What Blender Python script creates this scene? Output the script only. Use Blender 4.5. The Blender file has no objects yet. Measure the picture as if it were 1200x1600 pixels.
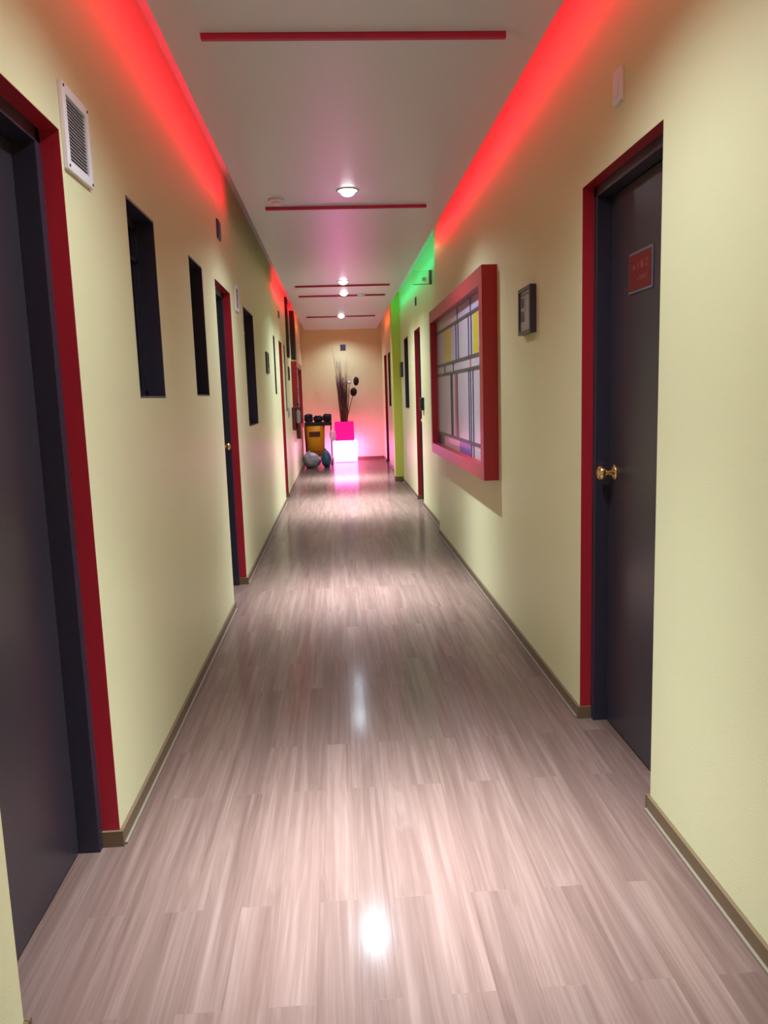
import bpy, bmesh, math, random
from mathutils import Vector, Matrix, noise
random.seed(7)
S = bpy.context.scene
COL = S.collection

# ------------------------------------------------------------------ materials
def lin(c):
    return tuple(((v / 255) / 12.92 if v / 255 <= .04045 else ((v / 255 + .055) / 1.055) ** 2.4) for v in c) + (1.0,)

def mat(name, rgb, rough=.5, metal=0, spec=.5, bump=0, bscale=200, emit=None, estr=0, var=0, coat=0, trans=0):
    m = bpy.data.materials.new(name); m.use_nodes = True
    nt = m.node_tree; b = nt.nodes['Principled BSDF']
    b.inputs['Base Color'].default_value = lin(rgb)
    b.inputs['Roughness'].default_value = rough
    b.inputs['Metallic'].default_value = metal
    b.inputs['Specular IOR Level'].default_value = spec
    b.inputs['Coat Weight'].default_value = coat
    b.inputs['Transmission Weight'].default_value = trans
    if emit:
        b.inputs['Emission Color'].default_value = emit + (1,)
        b.inputs['Emission Strength'].default_value = estr
    if bump or var:
        tc = nt.nodes.new('ShaderNodeTexCoord'); n = nt.nodes.new('ShaderNodeTexNoise')
        n.inputs['Scale'].default_value = bscale; n.inputs['Detail'].default_value = 3
        nt.links.new(tc.outputs['Object'], n.inputs['Vector'])
        if bump:
            bp = nt.nodes.new('ShaderNodeBump'); bp.inputs['Strength'].default_value = bump
            bp.inputs['Distance'].default_value = .002
            nt.links.new(n.outputs['Fac'], bp.inputs['Height']); nt.links.new(bp.outputs['Normal'], b.inputs['Normal'])
        if var:
            n2 = nt.nodes.new('ShaderNodeTexNoise'); n2.inputs['Scale'].default_value = 3; n2.inputs['Detail'].default_value = 4
            nt.links.new(tc.outputs['Object'], n2.inputs['Vector'])
            mx = nt.nodes.new('ShaderNodeMix'); mx.data_type = 'RGBA'
            mx.inputs['A'].default_value = lin(tuple(max(0, v - var) for v in rgb))
            mx.inputs['B'].default_value = lin(tuple(min(255, v + var) for v in rgb))
            nt.links.new(n2.outputs['Fac'], mx.inputs['Factor']); nt.links.new(mx.outputs['Result'], b.inputs['Base Color'])
    return m

def floor_material():
    m = bpy.data.materials.new('laminate'); m.use_nodes = True
    nt = m.node_tree; N = nt.nodes.new; L = nt.links.new; b = nt.nodes['Principled BSDF']
    tc = N('ShaderNodeTexCoord'); sep = N('ShaderNodeSeparateXYZ'); L(tc.outputs['Object'], sep.inputs[0])
    sw = N('ShaderNodeCombineXYZ'); L(sep.outputs['Y'], sw.inputs['X']); L(sep.outputs['X'], sw.inputs['Y'])
    br = N('ShaderNodeTexBrick'); L(sw.outputs[0], br.inputs['Vector'])
    br.offset = .37; br.inputs['Scale'].default_value = 1
    br.inputs['Brick Width'].default_value = .92; br.inputs['Row Height'].default_value = .098
    br.inputs['Mortar Size'].default_value = .0005; br.inputs['Mortar Smooth'].default_value = 0
    br.inputs['Color1'].default_value = (0, 0, 0, 1); br.inputs['Color2'].default_value = (1, 1, 1, 1); br.inputs['Mortar'].default_value = (.35, .35, .35, 1)
    # offset of the grain for each board
    off = N('ShaderNodeVectorMath'); off.operation = 'SCALE'; L(br.outputs['Color'], off.inputs[0]); off.inputs['Scale'].default_value = 7.3
    add = N('ShaderNodeVectorMath'); L(tc.outputs['Object'], add.inputs[0]); L(off.outputs[0], add.inputs[1])
    mp = N('ShaderNodeMapping'); mp.inputs['Scale'].default_value = (60, 1.5, 1); L(add.outputs[0], mp.inputs['Vector'])
    g = N('ShaderNodeTexNoise'); g.inputs['Scale'].default_value = 1; g.inputs['Detail'].default_value = 5; g.inputs['Roughness'].default_value = .6
    L(mp.outputs[0], g.inputs['Vector'])
    mp2 = N('ShaderNodeMapping'); mp2.inputs['Scale'].default_value = (11, .55, 1); L(add.outputs[0], mp2.inputs['Vector'])
    w = N('ShaderNodeTexNoise'); w.inputs['Scale'].default_value = 1; w.inputs['Detail'].default_value = 3; w.inputs['Distortion'].default_value = 1.6
    L(mp2.outputs[0], w.inputs['Vector'])
    # arched growth rings: contour lines of the broad noise
    sw2 = N('ShaderNodeMath'); sw2.operation = 'MULTIPLY'; L(w.outputs['Fac'], sw2.inputs[0]); sw2.inputs[1].default_value = 60
    sn = N('ShaderNodeMath'); sn.operation = 'SINE'; L(sw2.outputs[0], sn.inputs[0])
    ma = N('ShaderNodeMath'); ma.operation = 'MULTIPLY_ADD'; L(sn.outputs[0], ma.inputs[0]); ma.inputs[1].default_value = .045; L(w.outputs['Fac'], ma.inputs[2])
    mx = N('ShaderNodeMix'); mx.data_type = 'FLOAT'; mx.inputs['Factor'].default_value = .5
    L(g.outputs['Fac'], mx.inputs['A']); L(ma.outputs[0], mx.inputs['B'])
    rp = N('ShaderNodeValToRGB'); L(mx.outputs['Result'], rp.inputs['Fac'])
    rp.color_ramp.elements[0].position = .32; rp.color_ramp.elements[0].color = lin(FL[0])
    rp.color_ramp.elements[1].position = .68; rp.color_ramp.elements[1].color = lin(FL[2])
    e = rp.color_ramp.elements.new(.5); e.color = lin(FL[1])
    sc = N('ShaderNodeMapRange'); L(br.outputs['Color'], sc.inputs['Value']); sc.inputs['To Min'].default_value = .93; sc.inputs['To Max'].default_value = 1.06
    ml = N('ShaderNodeVectorMath'); ml.operation = 'SCALE'; L(rp.outputs['Color'], ml.inputs[0]); L(sc.outputs[0], ml.inputs['Scale'])
    L(ml.outputs[0], b.inputs['Base Color'])
    b.inputs['Roughness'].default_value = .27
    rr = N('ShaderNodeMapRange'); L(g.outputs['Fac'], rr.inputs['Value']); rr.inputs['To Min'].default_value = .48; rr.inputs['To Max'].default_value = .62
    b.inputs['Coat Weight'].default_value = .34; b.inputs['Coat Roughness'].default_value = .13; b.inputs['Specular IOR Level'].default_value = .1
    L(rr.outputs[0], b.inputs['Roughness'])
    bp = N('ShaderNodeBump'); bp.inputs['Strength'].default_value = .12; bp.inputs['Distance'].default_value = .001
    L(g.outputs['Fac'], bp.inputs['Height']); L(bp.outputs['Normal'], b.inputs['Normal']); L(bp.outputs['Normal'], b.inputs['Coat Normal'])
    return m

FL = [(89, 68, 60), (106, 83, 74), (121, 99, 90)]
M = {}
M['wall'] = mat('yellow_paint', (212, 208, 164), .48, bump=.25, bscale=260, var=3)
M['lime'] = mat('lime_paint', (196, 198, 84), .5, bump=.25, bscale=260)
M['ceil'] = mat('ceiling_paint', (208, 212, 222), .34, spec=.55, bump=.12, bscale=160)
M['slab'] = mat('upper_white_paint', (205, 198, 198), .6)
M['red'] = mat('red_paint', (160, 26, 42), .38, bump=.1, bscale=200)
M['crimson'] = mat('crimson_paint', (186, 34, 78), .5)
M['door'] = mat('charcoal_laminate', (50, 44, 52), .3, bump=.05, bscale=120, var=3)
M['frame'] = mat('navy_black_paint', (44, 40, 54), .34)
M['base'] = mat('brown_skirting', (104, 84, 60), .45)
M['caulk'] = mat('pale_caulk', (124, 110, 92), .6)
M['floor'] = floor_material()
M['white'] = mat('white_plastic', (222, 220, 224), .4)
M['duct'] = mat('dark_duct', (38, 34, 38), .7)
M['pane'] = mat('dark_glass', (20, 18, 28), .15, spec=.6)
M['navy'] = mat('navy_plastic', (58, 52, 92), .45)
M['brass'] = mat('polished_brass', (232, 206, 150), .2, metal=1)
M['lens'] = mat('lamp_lens', (255, 255, 255), .4, emit=(1, .96, .97), estr=9)
M['black'] = mat('black_plastic', (26, 24, 30), .45)
M['dark'] = mat('dark_metal', (40, 34, 42), .4, metal=.4)
M['plaque'] = mat('grey_print', (150, 150, 156), .35)
M['print_dark'] = mat('dark_print', (52, 50, 58), .4)
M['print_light'] = mat('light_print', (160, 160, 164), .4)
M['signred'] = mat('sign_red', (100, 10, 14), .4)
M['silver'] = mat('silver_edge', (104, 100, 108), .4, metal=.3)
M['glyph'] = mat('faded_letter', (140, 62, 64), .5)
M['milky'] = mat('milky_glass', (176, 166, 178), .3, spec=.25)
M['milky2'] = mat('lilac_glass', (166, 156, 186), .3, spec=.25)
M['yglass'] = mat('yellow_glass', (186, 168, 18), .3, spec=.25)
M['rglass'] = mat('red_glass', (150, 48, 60), .3, spec=.25)
M['pglass'] = mat('violet_glass', (84, 52, 150), .3, spec=.25)
M['bglass'] = mat('slate_blue_glass', (60, 60, 92), .3, spec=.25)
M['pinkglass'] = mat('rose_glass', (196, 140, 156), .3, spec=.25)
M['lead'] = mat('lead_came', (72, 66, 78), .45, metal=.2)
M['ybag'] = mat('yellow_vinyl', (255, 178, 30), .5, bump=.2, bscale=30)
M['maroon'] = mat('maroon_label', (104, 34, 40), .5)
M['ext'] = mat('extinguisher_red', (104, 14, 28), .3)
M['greylabel'] = mat('grey_label', (170, 164, 168), .5)
M['bagwhite'] = mat('grey_white_bag', (168, 166, 186), .32, bump=.5, bscale=25)
M['bagteal'] = mat('teal_bag', (62, 110, 138), .32, bump=.5, bscale=25)
M['cloth'] = mat('white_cloth', (250, 250, 255), .6, trans=.45)
M['rag'] = mat('navy_rag', (30, 28, 46), .6, bump=.6, bscale=30)
M['bark'] = mat('brown_bark', (118, 82, 80), .75, bump=.4, bscale=120)
M['bark2'] = mat('dark_bark', (84, 60, 70), .75, bump=.4, bscale=120)
M['straw'] = mat('straw_stem', (150, 116, 84), .7)
M['pale'] = mat('pale_stem', (176, 158, 132), .7)
M['seed'] = mat('seed_head', (44, 26, 28), .85, bump=.8, bscale=80)
M['acrylic'] = mat('clear_acrylic', (240, 248, 240), .03, trans=1)
M['acrylic'].node_tree.nodes['Principled BSDF'].inputs['IOR'].default_value = 1.12
M['signpale'] = mat('pale_emblem', (190, 196, 186), .4)
LEDC = dict(red=((1, .006, .04), 28), green=((0, 1, .38), 17), amber=((1, .17, .03), 20))
for k, (c, s) in LEDC.items(): M['led_' + k] = mat('led_' + k, (40, 40, 40), .5, emit=c, estr=s)
M['glow'] = mat('glowing_acrylic', (255, 200, 230), .3, emit=(1, .17, .62), estr=17)
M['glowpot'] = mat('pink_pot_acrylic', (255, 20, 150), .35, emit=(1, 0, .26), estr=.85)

# ------------------------------------------------------------------ mesh helpers
class MB:
    def __init__(s): s.bm = bmesh.new(); s.mi = 0
    def _tag(s, faces, smooth=False):
        for f in faces:
            f.material_index = s.mi; f.smooth = smooth
    def box(s, x0, x1, y0, y1, z0, z1, bev=0, seg=2):
        x0, x1 = sorted((x0, x1)); y0, y1 = sorted((y0, y1)); z0, z1 = sorted((z0, z1))
        t = bmesh.new(); bmesh.ops.create_cube(t, size=1)
        for v in t.verts: v.co = Vector(((x0 + x1) / 2 + v.co.x * (x1 - x0), (y0 + y1) / 2 + v.co.y * (y1 - y0), (z0 + z1) / 2 + v.co.z * (z1 - z0)))
        if bev: bmesh.ops.bevel(t, geom=list(t.edges), offset=bev, segments=seg, profile=.6, affect='EDGES')
        s._merge(t); return s
    def _merge(s, t, smooth=False):
        t.verts.ensure_lookup_table(); mp = {}
        for v in t.verts: mp[v] = s.bm.verts.new(v.co)
        for f in t.faces:
            nf = s.bm.faces.new([mp[v] for v in f.verts]); nf.material_index = s.mi; nf.smooth = smooth
        t.free()
    def tube(s, pts, rads, n=8, caps=True):
        pts = [Vector(p) for p in pts]
        if not hasattr(rads, '__len__'): rads = [rads] * len(pts)
        rings = []
        for i, p in enumerate(pts):
            d = (pts[min(i + 1, len(pts) - 1)] - pts[max(i - 1, 0)]).normalized()
            a = d.orthogonal().normalized() if i == 0 else (rings_a - d * rings_a.dot(d)).normalized()
            rings_a = a; b = d.cross(a)
            rings.append([s.bm.verts.new(p + (a * math.cos(2 * math.pi * k / n) + b * math.sin(2 * math.pi * k / n)) * rads[i]) for k in range(n)])
        for r0, r1 in zip(rings, rings[1:]):
            for k in range(n):
                f = s.bm.faces.new((r0[k], r0[(k + 1) % n], r1[(k + 1) % n], r1[k])); f.smooth = True; f.material_index = s.mi
        if caps:
            for r in (rings[0][::-1], rings[-1]):
                f = s.bm.faces.new(r); f.material_index = s.mi
        return s
    def ball(s, c, r, sub=3, fn=None):
        t = bmesh.new(); bmesh.ops.create_icosphere(t, subdivisions=sub, radius=1)
        r = r if hasattr(r, '__len__') else (r, r, r)
        for v in t.verts:
            q = v.co.copy()
            if fn: q = fn(q)
            v.co = Vector((c[0] + q.x * r[0], c[1] + q.y * r[1], c[2] + q.z * r[2]))
        s._merge(t, True); return s
    def build(s, name, m, parent=None, loc=(0, 0, 0)):
        bmesh.ops.recalc_face_normals(s.bm, faces=list(s.bm.faces))
        me = bpy.data.meshes.new(name); s.bm.to_mesh(me); s.bm.free()
        for k in (m if isinstance(m, list) else [m]): me.materials.append(M[k])
        o = bpy.data.objects.new(name, me); COL.objects.link(o)
        if parent: o.parent = parent
        o.location = loc
        return o

def empty(name, loc=(0, 0, 0)):
    o = bpy.data.objects.new(name, None); COL.objects.link(o); o.location = loc; o.empty_display_size = .1
    return o
def tag(o, label, cat, group=None, kind=None):
    o['label'] = label; o['category'] = cat
    if group: o['group'] = group
    if kind: o['kind'] = kind
    return o
STR = 'structure'

# ------------------------------------------------------------------ layout (metres; x right, y along the corridor)
XL, XR, XR2, XR3 = -.685, .908, .965, .95
STEP, PIL0, PIL1, YB, YE = 7.1, 11.7, 11.98, -2.4, 16.2
ZP, ZT = 2.55, 2.77           # underside of the dropped panel / of the slab above it
PL, PR, PE = -.555, .797, 14.95
TH = .22
# (y0, y1, z0, z1) openings
LD = [(1.456, 2.168, 1.985), (4.75, 5.42, 1.995), (9.80, 10.33, 2.005)]
LW = [(2.80, 3.212, 1.301, 1.982), (3.93, 4.31, 1.311, 1.985), (6.13, 6.845, 1.08, 1.997), (8.94, 9.17, 1.343, 1.998), (10.70, 10.90, 1.116, 2.018)]
RD = [(2.178, 2.878, 1.995), (8.94, 9.59, 2.05), (14.68, 15.42, 2.06)]
RW = [(10.45, 11.04, 1.11, 2.06), (13.72, 14.25, 1.10, 2.05)]

def wall_boxes(mb, x0, x1, ya, yb, holes):
    y = ya
    for (a, b, z0, z1) in sorted(holes):
        mb.box(x0, x1, y, a, 0, ZT + .02)
        if z0 > 0: mb.box(x0, x1, a, b, 0, z0)
        mb.box(x0, x1, a, b, z1, ZT + .02)
        y = b
    mb.box(x0, x1, y, yb, 0, ZT + .02)

mb = MB(); wall_boxes(mb, XL - TH, XL, YB, YE, [(a, b, 0, t) for a, b, t in LD] + LW)
tag(mb.build('wall_left', 'wall'), 'pale yellow left corridor wall with narrow dark windows', 'wall', kind=STR)
mb = MB(); wall_boxes(mb, XR, XR2 + TH, YB, STEP, [(a, b, 0, t) for a, b, t in RD[:1]])
wall_boxes(mb, XR2, XR2 + TH, STEP, PIL1, [(RD[1][0], RD[1][1], 0, RD[1][2]), RW[0]])
wall_boxes(mb, XR3, XR2 + TH, PIL1, YE, [(RD[2][0], RD[2][1], 0, RD[2][2]), RW[1]])
tag(mb.build('wall_right', 'wall'), 'pale yellow right corridor wall with red framed stained glass window', 'wall', kind=STR)
mb = MB(); mb.box(.845, XR2 + .02, PIL0, PIL1, 0, ZT + .01)
tag(mb.build('wall_pilaster', 'lime'), 'lime yellow pilaster jutting from the right wall under the green light', 'pilaster', kind=STR)
mb = MB(); mb.box(XL - TH, XR2 + TH, YE, YE + .15, 0, ZT + .02)
tag(mb.build('wall_end', 'wall'), 'yellow end wall behind the glowing pink planter', 'wall', kind=STR)
mb = MB(); mb.box(XL - TH, XR2 + TH, YB - .15, YB, 0, ZT + .02)
tag(mb.build('wall_back', 'wall'), 'yellow wall closing the corridor behind the viewer', 'wall', kind=STR)
mb = MB(); mb.box(XL - TH, XR2 + TH, YB - .15, YE + .15, -.08, 0)
tag(mb.build('floor', 'floor'), 'glossy light brown wood plank laminate floor', 'floor', kind=STR)
mb = MB(); mb.box(XL - TH, XR2 + TH, YB - .15, YE + .15, ZT, ZT + .1)
tag(mb.build('ceiling_upper', 'slab'), 'white upper ceiling seen in the gap beside the dropped panel', 'ceiling', kind=STR)
BARS = [(2.94, .02), (5.42, .02), (9.08, .02), (9.95, .02), (12.45, .02)]
mb = MB(); mb.box(PL, PR, YB, PE, ZP, ZP + .075)
ys = [YB + .3] + [b[0] for b in BARS] + [PE - .3]
for a, b in zip(ys, ys[1:]): mb.box(-.425, .652, a + .014, b - .014, ZP - .011, ZP + .01)
tag(mb.build('ceiling', 'ceil'), 'off white dropped ceiling panel along the corridor', 'ceiling', kind=STR)

# red battens across the ceiling
BL = ['widest red batten across the ceiling nearest the viewer', 'red ceiling batten just beyond the nearest visible lamp',
      'red ceiling batten right behind the second visible lamp', 'red ceiling batten beside the small white smoke detector',
      'most distant red batten across the ceiling near the end wall']
for (y, w), l in zip(BARS, BL):
    mb = MB(); mb.box(-.42, .648, y - w / 2, y + w / 2, ZP - .030, ZP + .004, .002)
    tag(mb.build('ceiling_batten', 'crimson'), l, 'batten', 'red battens across the ceiling')

# baseboards
def runs(ya, yb, doors):
    y = ya; out = []
    for a, b in doors:
        out.append((y, a)); y = b
    out.append((y, yb)); return out
mb = MB()
for a, b in runs(YB, YE, [(d[0], d[1]) for d in LD]):
    mb.mi = 0; mb.box(XL, XL + .011, a, b, 0, .048); mb.mi = 1; mb.box(XL + .011, XL + .019, a, b, 0, .008)
tag(mb.build('baseboard_left', ['base', 'caulk']), 'brown baseboard with pale bead along the left wall', 'baseboard', kind=STR)
mb = MB()
for xw, a0, b0, ds in ((XR, YB, STEP, RD[:1]), (XR2, STEP, PIL0, RD[1:2]), (XR3, PIL1, YE, RD[2:])):
    for a, b in runs(a0, b0, [(d[0], d[1]) for d in ds]):
        mb.mi = 0; mb.box(xw - .011, xw, a, b, 0, .048); mb.mi = 1; mb.box(xw - .019, xw - .011, a, b, 0, .008)
mb.mi = 0; mb.box(.834, XR2 - .012, PIL0 - .011, PIL0, 0, .075); mb.box(.834, .845, PIL0, PIL1 + .011, 0, .075)
tag(mb.build('baseboard_right', ['base', 'caulk']), 'brown baseboard with pale bead along the right wall', 'baseboard', kind=STR)
mb = MB(); mb.box(XL + .012, XR3 - .012, YE - .011, YE, 0, .06)
tag(mb.build('baseboard_end', 'base'), 'brown baseboard at the foot of the end wall', 'baseboard', kind=STR)

# ------------------------------------------------------------------ doors
def door(n, s, xw, y0, y1, top, label, knob='far', dr=.048, df=.06):
    r = empty('door_%d' % n, (xw, (y0 + y1) / 2, 0)); tag(r, label, 'door', 'dark corridor doors', STR)
    ox, oy = xw, (y0 + y1) / 2
    X = lambda d: s * d
    a, b = y0 - oy, y1 - oy
    t = .0015
    mb = MB(); mb.box(X(.0005), X(dr), a, a + t, .0, top); mb.box(X(.0005), X(dr), b - t, b, .0, top); mb.box(X(.0005), X(dr), a, b, top - t, top)
    mb.build('lining', 'red', r)['label'] = 'red painted return of the door recess'
    for yy in ((a + t, a + t + .01), (b - t - .01, b - t)):
        m2 = MB(); m2.box(X(-.011), X(dr), yy[0], yy[1], 0, .048); m2.build('skirting', 'base', r)
    ft = .034
    mb = MB()
    for p, q in ((a, a + ft), (b - ft, b)): mb.box(X(dr), X(dr + df + .05), p, q, 0, top, .003)
    mb.box(X(dr), X(dr + df + .05), a, b, top - ft - .004, top, .003)
    mb.build('frame', 'frame', r)
    sx = dr + df
    mb = MB(); mb.box(X(sx), X(sx + .04), a + ft + .003, b - ft - .003, .007, top - ft - .007, .002)
    mb.build('slab', 'door', r)
    mb = MB(); mb.box(X(sx + .041), X(sx + .046), a, b, 0, top); mb.build('stop', 'black', r)
    ky = (b - ft - .06) if knob == 'far' else (a + ft + .06)
    kz = .978
    mb = MB(); prof = [(0, .031), (.004, .031), (.008, .02), (.012, .012), (.03, .011), (.034, .02), (.042, .027), (.052, .028), (.060, .022), (.064, .010), (.065, .001)]
    mb.tube([(X(sx - p[0]), ky, kz) for p in prof[3:]], [p[1] for p in prof[3:]], 20)
    k = mb.build('knob', 'brass', r); k['label'] = 'round brass door knob'
    mb = MB(); mb.tube([(X(sx - p[0]), ky, kz) for p in prof[:4]], [p[1] for p in prof[:4]], 20); mb.build('rose', 'brass', k)
    return r
door(1, -1, XL, *LD[0], 'dark charcoal door in a red recess at the near left, below the white vent', knob='near', dr=.05)
door(2, -1, XL, *LD[1], 'dark door in a red recess on the left wall between the second and third narrow windows')
door(3, -1, XL, *LD[2], 'far left door seen edge on as a thin dark red strip')
door(4, 1, XR, *RD[0], 'dark charcoal door with a red sign and brass knob at the near right', dr=.042, df=.052)
door(5, 1, XR2, *RD[1], 'dark door on the right wall beyond the stained glass window')
door(6, 1, XR3, *RD[2], 'last right door beside the end wall, only its red return showing')

# ------------------------------------------------------------------ narrow windows
def slit(n, s, xw, y0, y1, z0, z1, label, dep=.085):
    r = empty('window_%d' % n, (xw, (y0 + y1) / 2, z0)); tag(r, label, 'window', 'narrow dark windows in the corridor walls', STR)
    a, b, h = (y0 - y1) / 2, (y1 - y0) / 2, z1 - z0
    X = lambda d: s * d
    t = .008
    mb = MB()
    for p, q in ((a, a + t), (b - t, b)): mb.box(X(.0005), X(dep + .03), p, q, 0, h)
    mb.box(X(.0005), X(dep + .03), a, b, 0, t); mb.box(X(.0005), X(dep + .03), a, b, h - t, h)
    mb.build('lining', 'frame', r)
    mb = MB(); f = .022
    for p, q in ((a + t, a + t + f), (b - t - f, b - t)): mb.box(X(dep - .016), X(dep + .01), p, q, t, h - t)
    for p, q in ((t, t + f), (h - t - f, h - t), (h - .16, h - .145)): mb.box(X(dep - .016), X(dep + .01), a + t, b - t, p, q)
    mb.build('sash', 'frame', r)
    mb = MB(); mb.box(X(dep), X(dep + .006), a + t, b - t, t, h - t); mb.build('pane', 'pane', r)
    return r
WL = ['tall narrow dark window right of the near left door, nearest the viewer', 'narrow dark window just left of the second left door',
      'narrow dark window just beyond the second left door', 'thin dark window slit just before the far left door', 'thin dark window slit just beyond the far left door']
for i, w in enumerate(LW): slit(i + 1, -1, XL, *w, WL[i])
slit(6, 1, XR2, *RW[0], 'narrow dark window on the right wall beside the lime pilaster')
slit(7, 1, XR3, *RW[1], 'narrow dark window beyond the lime pilaster, next to the last right door')

# ------------------------------------------------------------------ stained glass windows in red box frames
def box_window(n, s, xw, face, y0, y1, z0, z1, label, oy0, oy1, oz0, oz1, gl, rows, leads):
    r = empty('window_%d' % n, (xw, (y0 + y1) / 2, z0)); tag(r, label, 'window', kind=STR)
    cy = (y0 + y1) / 2
    P = face
    B = lambda mb, xa, xb, a, b, c, d, **k: mb.box(s * -xa, s * -xb, a - cy, b - cy, c - z0, d - z0, **k)
    mb = MB()
    B(mb, 0, P, y0, oy0, z0, z1); B(mb, 0, P, oy1, y1, z0, z1); B(mb, 0, P, oy0, oy1, z0, oz0); B(mb, 0, P, oy0, oy1, oz1, z1)
    mb.build('window_frame', 'red', r)
    names = ['milky', 'milky2', 'yglass', 'rglass', 'pglass', 'bglass', 'pinkglass', 'lead']
    mb = MB()
    for (a, b, c, d, k) in rows:
        mb.mi = names.index(k); B(mb, gl - .012, gl, a, b, c, d)
    g = mb.build('stained_glass', names, r); g['label'] = 'milky stained glass with yellow, red and violet strips'
    mb = MB()
    for (a, b, c, d) in leads: B(mb, gl - .003, gl + .004, a, b, c, d)
    mb.build('lead_came', 'lead', r)
    return r
A0, A1, C0, C1 = 4.49, 6.785, .866, 1.885
Z1, Z2, Z3, Z4 = .958, 1.44, 1.517, 1.79
def split(ys, ks, c, d): return [(a, b, c, d, k) for (a, b), k in zip(zip(ys, ys[1:]), ks)]
rows = split([A0, 5.10, 5.60, A1], ['milky2', 'milky2', 'milky'], Z4, C1)
rows += split([A0, 4.62, 4.81, 4.985, 5.05, 5.15, 5.595, 5.70, 5.97, 6.255, A1], ['milky', 'milky2', 'yglass', 'milky', 'milky2', 'milky', 'bglass', 'milky2', 'yglass', 'milky'], Z3, Z4)
rows[-4] = rows[-4][:4] + ('milky2',)
rows += split([A0, 5.08, 5.13, 5.85, 6.30, A1], ['milky', 'rglass', 'milky', 'milky', 'milky'], Z2, Z3)
rows += split([A0, 5.01, 5.097, 5.17, 5.67, 5.80, 5.91, 5.985, A1], ['milky', 'milky', 'milky2', 'milky', 'rglass', 'milky', 'bglass', 'milky'], Z1, Z2)
rows += split([A0, 5.10, 5.61, 6.42, A1], ['milky', 'pglass', 'pinkglass', 'bglass'], C0, Z1)
w = .011
leads = [(A0, A1, z - w, z + w) for z in (Z1, Z2, Z3, Z4)]
for y, c, d in [(5.62, Z4, C1), (5.07, Z4, C1), (4.62, Z3, Z4), (5.05, Z3, Z4), (5.155, Z3, Z4), (5.595, Z3, Z4), (5.70, Z3, Z4), (6.31, Z2, Z3), (5.85, Z2, Z3),
                (5.01, C0, Z2), (5.097, C0, Z2), (5.17, Z1, Z2), (5.67, Z1, Z2), (5.91, Z1, Z2), (5.985, Z1, Z2), (4.62, C0, Z2)]:
    leads.append((y - .010, y + .010, c, d))
box_window(8, 1, XR, .086, 4.39, 6.85, .785, 1.98, 'large stained glass window in a thick red box frame on the right wall', A0, A1, C0, C1, .032, rows, leads)
# its twin far down the left wall
def sh(v): return (v - 4.39) / (6.85 - 4.39) * 1.65 + 12.25
def zf(v): return (v - .785) / (1.98 - .785) * 1.06 + .80
rows2 = [(sh(a), sh(b), zf(c), zf(d), k) for a, b, c, d, k in rows]
leads2 = [(sh(a), sh(b), zf(c), zf(d)) for a, b, c, d in leads]
box_window(9, -1, XL, .086, 12.25, 13.90, .80, 1.86, 'red box framed window far down the left wall behind the fire extinguisher', sh(A0), sh(A1), zf(C0), zf(C1), .032, rows2, leads2)

# ------------------------------------------------------------------ small wall fittings
def vent(y0, y1, z0, z1, label):
    r = empty('vent_grille', (XL, (y0 + y1) / 2, z0)); tag(r, label, 'vent', 'white vent grilles high on the left wall')
    a, b, h = (y0 - y1) / 2, (y1 - y0) / 2, z1 - z0
    fw = .026
    mb = MB(); d = .012
    for p, q, c, e in ((a, a + fw, 0, h), (b - fw, b, 0, h), (a + fw, b - fw, 0, fw), (a + fw, b - fw, h - fw, h)): mb.box(0, d, p, q, c, e, .002)
    fr = mb.build('frame', 'white', r)
    mb = MB(); mb.box(.0005, .002, a + fw, b - fw, fw, h - fw); mb.build('backing', 'duct', r)
    mb = MB(); n = 18
    for i in range(n):
        z = fw + (i + .5) * (h - 2 * fw) / n
        mb.box(.004, .007, a + fw, b - fw, z - .0012, z + .0012)
    mb.build('louvre', 'greylabel', r)
    for yy in (a + .01, b - .01):
        for zz in (.01, h - .01):
            mb = MB(); mb.tube([(d, yy, zz), (d + .002, yy, zz)], .004, 8); mb.build('screw', 'dark', fr)
vent(2.185, 2.40, 1.895, 2.112, 'square white louvred vent beside the near left door')
vent(5.645, 5.82, 1.905, 2.092, 'white vent with dark louvres right of the second left door')

def plate(name, s, xw, y0, y1, z0, z1, m, label, cat, group, d=.010, rim=None):
    r = empty(name, (xw, (y0 + y1) / 2, z0)); tag(r, label, cat, group)
    a, b, h = (y0 - y1) / 2, (y1 - y0) / 2, z1 - z0
    mb = MB(); mb.box(0, -s * d, a, b, 0, h, .004); mb.build('housing', m, r)
    mb = MB(); mb.box(-s * d, -s * (d + .003), a + .018, b - .018, .018, h - .018, .001); mb.build('cover', rim or m, r)
    return r
GS = 'small square plates high on the walls'
plate('wall_plate', -1, XL, 4.955, 5.075, 2.262, 2.376, 'navy', 'small navy plate above the second left door', 'wall plate', GS)
plate('wall_plate', -1, XL, 9.94, 10.05, 2.285, 2.37, 'navy', 'small dark plate above the far left door', 'wall plate', GS)
plate('wall_plate', 1, XR2, 9.23, 9.34, 2.315, 2.41, 'navy', 'small dark plate above the second right door', 'wall plate', GS)
plate('wall_plate', 1, XR, 2.475, 2.545, 2.15, 2.25, 'white', 'small white plate above the near right door', 'wall plate', GS, d=.012)
r = empty('wall_plate', (.165, YE, 2.24)); tag(r, 'small navy square plate on the end wall above the branches', 'wall plate', GS)
mb = MB(); mb.box(-.055, .055, -.02, 0, 0, .11, .004); mb.build('housing', 'navy', r)
mb = MB(); mb.box(-.035, .035, -.023, -.02, .02, .09); mb.build('cover', 'navy', r)

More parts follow.
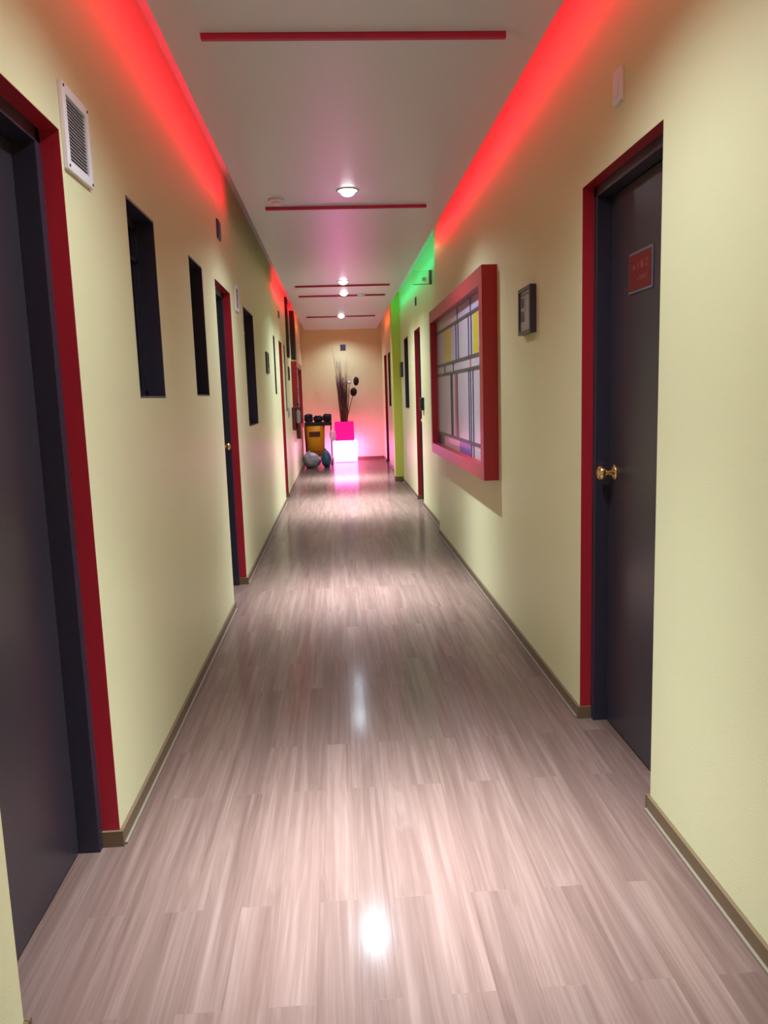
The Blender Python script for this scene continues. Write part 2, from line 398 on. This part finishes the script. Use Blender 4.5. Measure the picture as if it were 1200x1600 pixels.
GP = 'framed grey signs at eye level'
def sign(s, xw, y0, y1, z0, z1, label):
    r = empty('framed_sign', (xw, (y0 + y1) / 2, z0)); tag(r, label, 'sign', GP)
    a, b, h = (y0 - y1) / 2, (y1 - y0) / 2, z1 - z0
    mb = MB(); d = .03 if s > 0 else .016; f = .018
    for p, q, c, e in ((a, a + f, 0, h), (b - f, b, 0, h), (a + f, b - f, 0, f), (a + f, b - f, h - f, h)): mb.box(0, -s * d, p, q, c, e, .002)
    mb.build('frame', 'frame', r)
    mb = MB(); mb.box(0, -s * (d - .008), a + f, b - f, f, h - f); pn = mb.build('panel', 'plaque', r)
    X0, X1 = -s * (d - .008), -s * (d - .0065)
    W, H = (b - a), h
    mb = MB()
    for (u0, u1, v0, v1) in ((.58, .84, .58, .78), (.58, .84, .28, .50), (.2, .85, .83, .86)): mb.box(X0, X1, a + W * u0, a + W * u1, H * v0, H * v1)
    mb.build('motif', 'print_dark', pn)
    mb = MB()
    for (u0, u1, v0, v1) in ((.5, .56, .40, .74), (.58, .84, .51, .565), (.16, .5, .2, .25)): mb.box(X0, X1, a + W * u0, a + W * u1, H * v0, H * v1)
    mb.build('motif', 'print_light', pn)
sign(1, XR, 3.535, 3.765, 1.545, 1.757, 'dark framed grey sign on the right wall between near door and red window')
sign(-1, XL, 7.86, 8.09, 1.543, 1.753, 'dark framed sign edge on at the left wall beyond the third narrow window')
sign(1, XR2, 11.3, 11.52, 1.55, 1.76, 'dark framed sign next to the lime pilaster')
sign(-1, XL, 11.42, 11.62, 1.555, 1.75, 'small framed sign far down the left wall before the red boxed window')

def switch(s, xw, y0, y1, z0, z1, label):
    r = empty('switch_plate', (xw, (y0 + y1) / 2, z0)); tag(r, label, 'switch', 'dark switch plates beside the far doors')
    a, b, h = (y0 - y1) / 2, (y1 - y0) / 2, z1 - z0
    mb = MB(); D = .035 if s > 0 else .014; mb.box(0, -s * D, a, b, 0, h, .004); mb.build('housing', 'dark' if s > 0 else 'plaque', r)
    for k in (0, 1):
        mb = MB(); mb.box(-s * D, -s * (D + .005), a + .02 + k * (b - a) / 2, a + (b - a) / 2 * (k + 1) - .02, .02, h - .02, .001); mb.build('rocker', 'black' if s > 0 else 'plaque', r)
switch(1, XR2, 8.67, 8.86, 1.115, 1.255, 'dark switch box between red window and second right door')
switch(-1, XL, 10.98, 11.12, 1.03, 1.17, 'small grey switch plate low beside the far left door')

# red sign on the near right door (stands on the slab)
sx = XR + .042 + .052
r = empty('door_sign', (sx, 2.556, 1.592)); tag(r, 'small red sign with silver edge on the near right door', 'sign')
mb = MB(); mb.box(-.0045, 0, -.1, .1, 0, .132, .002); mb.build('backplate', 'silver', r)
mb = MB(); mb.box(-.006, -.0045, -.092, .092, .009, .123); pn = mb.build('panel', 'signred', r); pn['label'] = 'red panel with two rows of faded lettering'
rr = random.Random(3)
for (zc, hh, n, wd) in ((.086, .026, 4, .026), (.044, .016, 6, .014)):
    mb = MB()
    for i in range(n):
        yc = .055 - i * (.11 / (n - 1))
        for k in range(4):
            if rr.random() < .5: mb.box(-.0066, -.006, yc - wd / 2, yc + wd / 2, zc - hh / 2 + k * hh / 4, zc - hh / 2 + k * hh / 4 + .003)
            else:
                q = yc - wd / 2 + rr.random() * wd; mb.box(-.0066, -.006, q, q + .003, zc - hh / 2, zc + hh / 2 * rr.random())
    mb.build('lettering', 'glyph', pn)

# clear blade sign sticking out from the right wall under the green light
r = empty('blade_sign', (XR2 - .02, 7.75, 2.345)); tag(r, 'clear acrylic blade sign sticking out of the right wall under green light', 'sign')
mb = MB(); mb.box(-.165, -.012, -.004, .004, 0, .125, .001); g = mb.build('panel', 'acrylic', r)
mb = MB(); mb.box(-.165, -.008, -.004, .004, -.005, 0); mb.box(-.008, .02, -.006, .006, -.005, .13); mb.build('bracket', 'silver', r)
mb = MB(); mb.box(-.075, -.035, -.0065, -.004, .03, .062); mb.build('emblem', 'signpale', g)

# two tall dark panels high on the far left wall
GT = 'tall dark panels high on the far left wall'
for y0, y1, z0, z1, d, l in ((11.36, 11.62, 1.875, 2.71, .03, 'tall slim dark panel high on the left wall, nearer of the pair'),
                             (12.36, 12.66, 1.90, 2.63, .07, 'tall slim dark panel standing above the far red boxed window')):
    r = empty('wall_panel', (XL, (y0 + y1) / 2, z0)); tag(r, l, 'panel', GT)
    a, b, h = (y0 - y1) / 2, (y1 - y0) / 2, z1 - z0
    mb = MB(); mb.box(0, d, a, b, 0, h, .003); mb.build('casing', 'black', r)
    mb = MB(); mb.box(d, d + .004, a + .03, b - .03, .03, h - .03); mb.build('face', 'black', r)

# fire extinguisher on its dark box
r = empty('fire_extinguisher', (-.599, 12.02, .68)); tag(r, 'red fire extinguisher with grey label hung by the far red boxed window', 'fire extinguisher')
mb = MB(); mb.tube([(0, 0, z) for z in (0, .006, .45, .475, .492, .50)], [.030, .036, .036, .030, .016, .014], 20); body = mb.build('body', 'ext', r)
mb = MB()
for k in range(12):
    t = -1.2 + 2.4 * k / 11; t2 = -1.2 + 2.4 * (k + 1) / 11
    if k < 11:
        vs = [mb.bm.verts.new((.0368 * math.sin(q), -.0368 * math.cos(q), z)) for q, z in ((t, .23 + .03 * abs(t)), (t2, .23 + .03 * abs(t2)), (t2, .45 - .03 * abs(t2)), (t, .45 - .03 * abs(t)))]
        mb.bm.faces.new(vs)
mb.build('label_band', 'greylabel', body)['label'] = 'grey oval label'
mb = MB(); mb.tube([(0, 0, .50), (0, 0, .54)], .012, 10); mb.box(-.012, .012, -.06, .02, .525, .537, .002); mb.box(-.012, .012, -.065, .02, .545, .555, .002); mb.box(-.008, .008, -.02, 0, .53, .55); mb.build('valve_handle', 'black', r)
mb = MB(); mb.tube([(.008, -.02, .53), (.036, -.034, .50), (.044, -.022, .40), (.043, -.012, .25)], .007, 8); mb.build('hose', 'black', r)
r = empty('wall_cabinet', (XL, 12.02, .82)); tag(r, 'dark maroon wall box behind the fire extinguisher', 'cabinet')
mb = MB(); mb.box(0, .045, -.12, .12, 0, .34, .003); mb.build('casing', 'maroon', r)
mb = MB(); mb.box(.045, .05, -.105, .105, .015, .325, .001); mb.build('door', 'maroon', r)

# ------------------------------------------------------------------ ceiling fittings
LAMPS = [(.10, -.9, 'recessed white ceiling lamp behind the viewer'), (.112, 1.95, 'recessed white ceiling lamp just above the frame, nearest the viewer'),
         (.117, 5.02, 'large bright round ceiling lamp before the second red batten'), (.12, 8.80, 'bright ceiling lamp just before the third red batten'),
         (.135, 9.74, 'ceiling lamp between the two close red battens'), (.119, 12.39, 'most distant ceiling lamp beside the last red batten')]
LW_ = 1350
def beam(ld):     # reflector lamp: hot in the middle, weak spill to the sides
    ld.use_nodes = True; nt = ld.node_tree; e = nt.nodes['Emission']
    g = nt.nodes.new('ShaderNodeNewGeometry'); sp = nt.nodes.new('ShaderNodeSeparateXYZ'); nt.links.new(g.outputs['Incoming'], sp.inputs[0])
    a = nt.nodes.new('ShaderNodeMath'); a.operation = 'ABSOLUTE'; nt.links.new(sp.outputs['Z'], a.inputs[0])
    p = nt.nodes.new('ShaderNodeMath'); p.operation = 'POWER'; nt.links.new(a.outputs[0], p.inputs[0]); p.inputs[1].default_value = 25
    q = nt.nodes.new('ShaderNodeMath'); q.operation = 'MULTIPLY_ADD'; nt.links.new(p.outputs[0], q.inputs[0]); q.inputs[1].default_value = 1.4; q.inputs[2].default_value = .085
    nt.links.new(q.outputs[0], e.inputs['Strength'])
for i, (x, y, l) in enumerate(LAMPS):
    r = empty('ceiling_downlight', (x, y, ZP - .011)); tag(r, l, 'ceiling lamp', 'round ceiling downlights')
    mb = MB()
    prof = [(.070, 0), (.070, -.004), (.060, -.006), (.054, -.004), (.054, 0)]
    n = 32; rings = [[mb.bm.verts.new((q * math.cos(2 * math.pi * k / n), q * math.sin(2 * math.pi * k / n), z)) for k in range(n)] for q, z in prof]
    for a, b in zip(rings, rings[1:]):
        for k in range(n):
            f = mb.bm.faces.new((a[k], a[(k + 1) % n], b[(k + 1) % n], b[k])); f.smooth = True
    mb.build('trim_ring', 'white', r)
    mb = MB(); mb.ball((0, 0, -.002), (.047, .047, .036), 4, lambda q: Vector((q.x, q.y, min(q.z, 0)))); mb.build('lens', 'lens', r)
    ld = bpy.data.lights.new('downlight_bulb', 'SPOT'); ld.energy = LW_; ld.spot_size = math.radians(148); ld.spot_blend = .8; beam(ld)
    ld.shadow_soft_size = .03; ld.color = (.76, .88, 1)
    lo = bpy.data.objects.new('downlight_bulb', ld); COL.objects.link(lo); lo.parent = r; lo.location = (0, 0, -.045)
for x, y, rad, l in ((.352, 9.90, .05, 'small white smoke detector on the ceiling right of the close lamps'), (-.335, 5.22, .05, 'flat pale smoke detector near the left end of the second red batten')):
    r = empty('smoke_detector', (x, y, ZP - .011)); tag(r, l, 'smoke detector', 'smoke detectors on the ceiling')
    mb = MB(); mb.tube([(0, 0, 0), (0, 0, -.012), (0, 0, -.016)], [rad, rad, rad * .9], 24); mb.build('base', 'white', r)
    mb = MB(); mb.tube([(0, 0, -.016), (0, 0, -.032), (0, 0, -.036)], [rad * .6, rad * .55, rad * .3], 20); mb.build('sensor_head', 'white', r)

# unseen lamp added on the upper slab past the panel, brightens the end wall
r = empty('ceiling_downlight', (.13, 15.62, ZT)); tag(r, 'added unseen lamp past the panel end, washing the end wall above the branches', 'ceiling lamp', 'round ceiling downlights')
mb = MB(); mb.tube([(0, 0, 0), (0, 0, -.012), (0, 0, -.016)], [.07, .07, .06], 32); mb.build('trim_ring', 'white', r)
mb = MB(); mb.ball((0, 0, -.016), (.05, .05, .02), 4, lambda q: Vector((q.x, q.y, min(q.z, 0)))); mb.build('lens', 'lens', r)
ld = bpy.data.lights.new('downlight_bulb', 'SPOT'); ld.energy = 75; ld.spot_size = math.radians(134); ld.spot_blend = .9; ld.shadow_soft_size = .03; ld.color = (.76, .88, 1)
lo = bpy.data.objects.new('downlight_bulb', ld); COL.objects.link(lo); lo.parent = r; lo.location = (0, 0, -.045)

# LED strips on the outer edges of the dropped panel
def led(x0, x1, y0, y1, k, l):
    mb = MB(); mb.box(x0, x1, y0, y1, ZP + .048, ZP + .062)
    tag(mb.build('led_strip', 'led_' + k), l, 'light strip', 'coloured light strips hidden along the ceiling panel')
led(PL - .006, PL, YB, 5.42, 'red', 'red light strip along the left ceiling edge from the viewer to the unlit gap')
led(PL - .006, PL, 9.2, 13.3, 'red', 'red light strip along the far left ceiling edge above the dark panels')
led(PL - .006, PL, 13.4, PE, 'amber', 'amber light strip at the left end of the ceiling panel')
led(PR, PR + .006, YB, 7.0, 'red', 'red light strip along the right ceiling edge above the near door and red window')
led(PR, PR + .006, 7.14, 11.66, 'green', 'green light strip along the right ceiling edge before the lime pilaster')
led(PR, PR + .006, 12.0, 13.3, 'red', 'red light strip along the right ceiling edge beyond the lime pilaster')
led(PR, PR + .006, 13.4, PE, 'amber', 'amber light strip at the right end of the ceiling panel')
led(PL, PR, PE, PE + .006, 'amber', 'amber light strip across the end of the ceiling panel facing the end wall')

# ------------------------------------------------------------------ end of the corridor
# glowing cube, pot and branches
r = empty('light_cube', (.135, 15.80, 0)); tag(r, 'white hot glowing pink cube lamp on the floor by the end wall', 'lamp')
mb = MB(); mb.box(-.235, .235, -.21, .21, .02, .43, .02, 3); mb.build('shade', 'glow', r)
mb = MB(); mb.box(-.20, .20, -.18, .18, 0, .02); mb.build('base', 'white', r)
r = empty('planter_pot', (.125, 15.80, .43)); tag(r, 'square magenta glowing planter pot standing on the lit cube', 'planter')
mb = MB(); t = .02; W = .192; Hh = .375
for a, b, c, d in ((-W, W, -W, -W + t), (-W, W, W - t, W), (-W, -W + t, -W + t, W - t), (W - t, W, -W + t, W - t)): mb.box(a, b, c, d, 0, Hh, .003)
mb.box(-W + t, W - t, -W + t, W - t, 0, .02); mb.build('pot', 'glowpot', r)
mb = MB(); mb.box(-W + t, W - t, -W + t, W - t, .02, .30); mb.build('soil', 'duct', r)
r = empty('dried_branch_arrangement', (.135, 15.80, .73)); tag(r, 'tall bundle of bare brown branches in the magenta pot', 'dried branches')
R = random.Random(11)
def branch(x0, y0, x1, y1, h, r0, m, bend=.02, name='branch'):
    n = 7; pts = []
    ph = R.random() * 6
    for i in range(n):
        t = i / (n - 1)
        pts.append((x0 + (x1 - x0) * t ** 1.15 + bend * math.sin(3 * t + ph) * t, y0 + (y1 - y0) * t + bend * math.cos(4 * t + ph) * t, h * t))
    mb = MB(); mb.tube(pts, [r0 * (1 - .72 * i / (n - 1)) for i in range(n)], 6)
    return mb.build(name, m, r)
for i in range(34):     # thick lower bundle, 0.9 m tall
    a = R.uniform(-.07, .06); branch(a * .9, R.uniform(-.05, .05), a * 2.0 + .012 + R.uniform(-.04, .04), R.uniform(-.09, .08), R.uniform(.75, 1.05), R.uniform(.012, .019), R.choice(['bark', 'bark2', 'bark']))
for i in range(8):      # reddish tall ones left
    branch(R.uniform(-.06, 0), R.uniform(-.04, .04), R.uniform(-.12, -.04), R.uniform(-.06, .06), R.uniform(1.2, 1.4), .010, 'bark')
branch(-.04, 0, -.185, .02, 1.56, .009, 'bark2', .01)
for i in range(9):      # pale sprigs to the right
    branch(R.uniform(-.02, .06), R.uniform(-.04, .04), R.uniform(-.04, .26), R.uniform(-.05, .08), R.uniform(1.1, 1.5), .005, R.choice(['pale', 'straw']), .015)
for (x, z, rad) in ((.262, .87, (.055, .05, .088)), (.205, .66, (.066, .055, .085))):
    branch(.03, 0, x, -.06, z - .03, .008, 'bark2', .0)
    mb = MB()
    mb.ball((x, -.06, z), rad, 3, lambda q: q * (1 + .16 * noise.noise(q * 4)))
    mb.build('seed_head', 'seed', r)['label'] = 'dark dried seed head'
mb = MB(); mb.ball((.125, -.12, .84), (.036, .03, .034), 3, lambda q: q * (1 + .3 * noise.noise(q * 3))); mb.build('blossom', 'cloth', r)['label'] = 'small white dried blossom'

# janitor cart
r = empty('janitor_cart', (-.375, 15.2, 0)); tag(r, 'janitor cart with yellow vinyl bag standing left of the glowing planter', 'cart')
mb = MB(); mb.box(-.27, .26, -.22, .22, .11, .145, .008); mb.build('deck', 'dark', r)
for x in (-.245, .24):
    for y in (-.19, .19):
        mb = MB(); mb.tube([(x, y, .145), (x, y, .83)], .011, 10); mb.build('post', 'dark', r)
        mb = MB(); mb.tube([(x - .014, y, .045), (x + .014, y, .045)], .045, 20); c = mb.build('wheel', 'black', r)
        mb = MB(); mb.box(x - .02, x + .02, y - .015, y + .015, .085, .112); mb.build('fork', 'dark', c)
mb = MB(); mb.box(-.262, .258, -.21, .21, .805, .83, .004); mb.box(-.262, .258, -.212, -.20, .765, .83, .003); mb.box(-.262, .258, .20, .212, .765, .83, .003)
mb.build('tray', 'black', r)
t = bmesh.new(); bmesh.ops.create_cube(t, size=1)
for v in t.verts:
    top = v.co.z > 0; k = 1 if top else .88
    v.co = Vector((-.078 + v.co.x * .40 * k, -.01 + v.co.y * .40 * k, .17 if not top else .80))
bmesh.ops.bevel(t, geom=list(t.edges), offset=.035, segments=4, affect='EDGES')
mb = MB(); mb._merge(t, True); bag = mb.build('bag', 'ybag', r); bag['label'] = 'yellow vinyl collecting bag'
mb = MB()
pts = []
for (cx, cz, a0) in ((.085, .745, 0), (-.205, .745, 90), (-.195, .30, 180), (.072, .30, 270)):
    for k in range(4):
        q = math.radians(a0 + k * 30); pts.append((cx + .022 * math.cos(q), -.212 + (.745 - cz) * .045, cz + .022 * math.sin(q)))
mb.tube(pts + pts[:1], .0045, 6, caps=False); mb.build('piping', 'maroon', bag)
mb = MB(); mb.box(-.18, .03, -.2165, -.206, .56, .655, .002); mb.build('label_panel', 'maroon', bag)['label'] = 'dark maroon label panel'
def lump(name, loc, rad, seed, m, label, cat, group, amp=.32, f=2.6):
    mb = MB(); o = Vector((seed * 3.1, seed * 1.7, seed))
    mb.ball((0, 0, rad[2]), rad, 4, lambda q: Vector((math.copysign(abs(q.x) ** .62, q.x), math.copysign(abs(q.y) ** .62, q.y), max(math.copysign(abs(q.z) ** .7, q.z), -.86))) * (1 + amp * noise.noise(q * f + o) + .08 * noise.noise(q * 7 + o)))
    ob = mb.build(name, m, None, loc); tag(ob, label, cat, group); return ob
GR = 'dark rags heaped on the cart tray'
lump('rag_bundle', (-.556, 15.15, .832), (.082, .11, .078), 1, 'rag', 'dark navy rag bundle at the left of the cart tray', 'rag', GR)
lump('rag_bundle', (-.378, 15.15, .832), (.080, .11, .062), 2, 'rag', 'dark navy rag bundle in the middle of the cart tray', 'rag', GR)
lump('rag_bundle', (-.20, 15.15, .832), (.082, .11, .076), 3, 'rag', 'dark violet rag bundle at the right of the cart tray', 'rag', GR)
# white rag hanging on the right post
mb = MB(); mb.ball((0, 0, 0), (.062, .035, .10), 4, lambda q: q * (1 + .35 * noise.noise(q * 2.4 + Vector((4, 4, 4)))))
tag(mb.build('cleaning_cloth', 'cloth', None, (-.105, 14.965, .575)), 'crumpled white cloth tied to the right post of the cart', 'cloth')
# tied rubbish bags on the floor
def rubbish(loc, rad, seed, m, lean, label):
    r = empty('rubbish_bag', loc); tag(r, label, 'bag', 'tied rubbish bags on the floor')
    mb = MB(); o = Vector((seed, seed * 2, 0))
    def fn(q):
        w = 1 - .12 * max(0, q.z) ** 2
        p = Vector((q.x * w + lean * max(0, q.z), q.y * w, max(q.z * (.88 if q.z > 0 else 1), -.9)))
        return p * (1 + .16 * noise.noise(q * 2 + o) + .05 * noise.noise(q * 8 + o))
    mb.ball((0, 0, rad[2] * .88), rad, 4, fn); mb.build('sack', m, r)
    mb = MB(); k = rad[2] * 1.74
    mb.tube([(lean * rad[0] * .9, 0, k - .03), (lean * rad[0], 0, k), (lean * rad[0] * 1.1, 0, k + .03)], [.02, .010, .024], 10); mb.build('knot', m, r)
rubbish((-.505, 14.62, .006), (.165, .17, .165), 3, 'bagwhite', -.25, 'pale grey tied rubbish bag on the floor before the yellow cart')
rubbish((-.232, 14.66, .006), (.095, .13, .18), 8, 'bagteal', -.25, 'teal tied rubbish bag on the floor between grey bag and glowing cube')

# ------------------------------------------------------------------ camera, world, view
cam = bpy.data.cameras.new('camera'); co = bpy.data.objects.new('camera', cam); COL.objects.link(co)
yaw, pit, rol = math.radians(3.16777), math.radians(8.43784), math.radians(-1.83224)
f = Vector((math.sin(yaw) * math.cos(pit), math.cos(yaw) * math.cos(pit), -math.sin(pit)))
rt = Vector((math.cos(yaw), -math.sin(yaw), 0)); up = rt.cross(f)
r2 = rt * math.cos(rol) + up * math.sin(rol); u2 = up * math.cos(rol) - rt * math.sin(rol)
m3 = Matrix((r2, u2, -f)).transposed()
co.matrix_world = Matrix.Translation((0, 0, 1.28)) @ m3.to_4x4()
cam.sensor_width = 36; cam.sensor_fit = 'AUTO'; cam.lens = 1216.469 / 1600 * 36
cam.clip_start = .02
S.camera = co
wd = bpy.data.worlds.new('world'); S.world = wd; wd.use_nodes = True
wd.node_tree.nodes['Background'].inputs[0].default_value = (.01, .01, .012, 1)
S.view_settings.view_transform = 'Standard'; S.view_settings.look = 'None'; S.view_settings.gamma = 1
S.view_settings.use_curve_mapping = False; S.view_settings.exposure = 0
S.cycles.use_denoising = True; S.cycles.sample_clamp_indirect = 6; S.cycles.max_bounces = 10; S.cycles.diffuse_bounces = 6
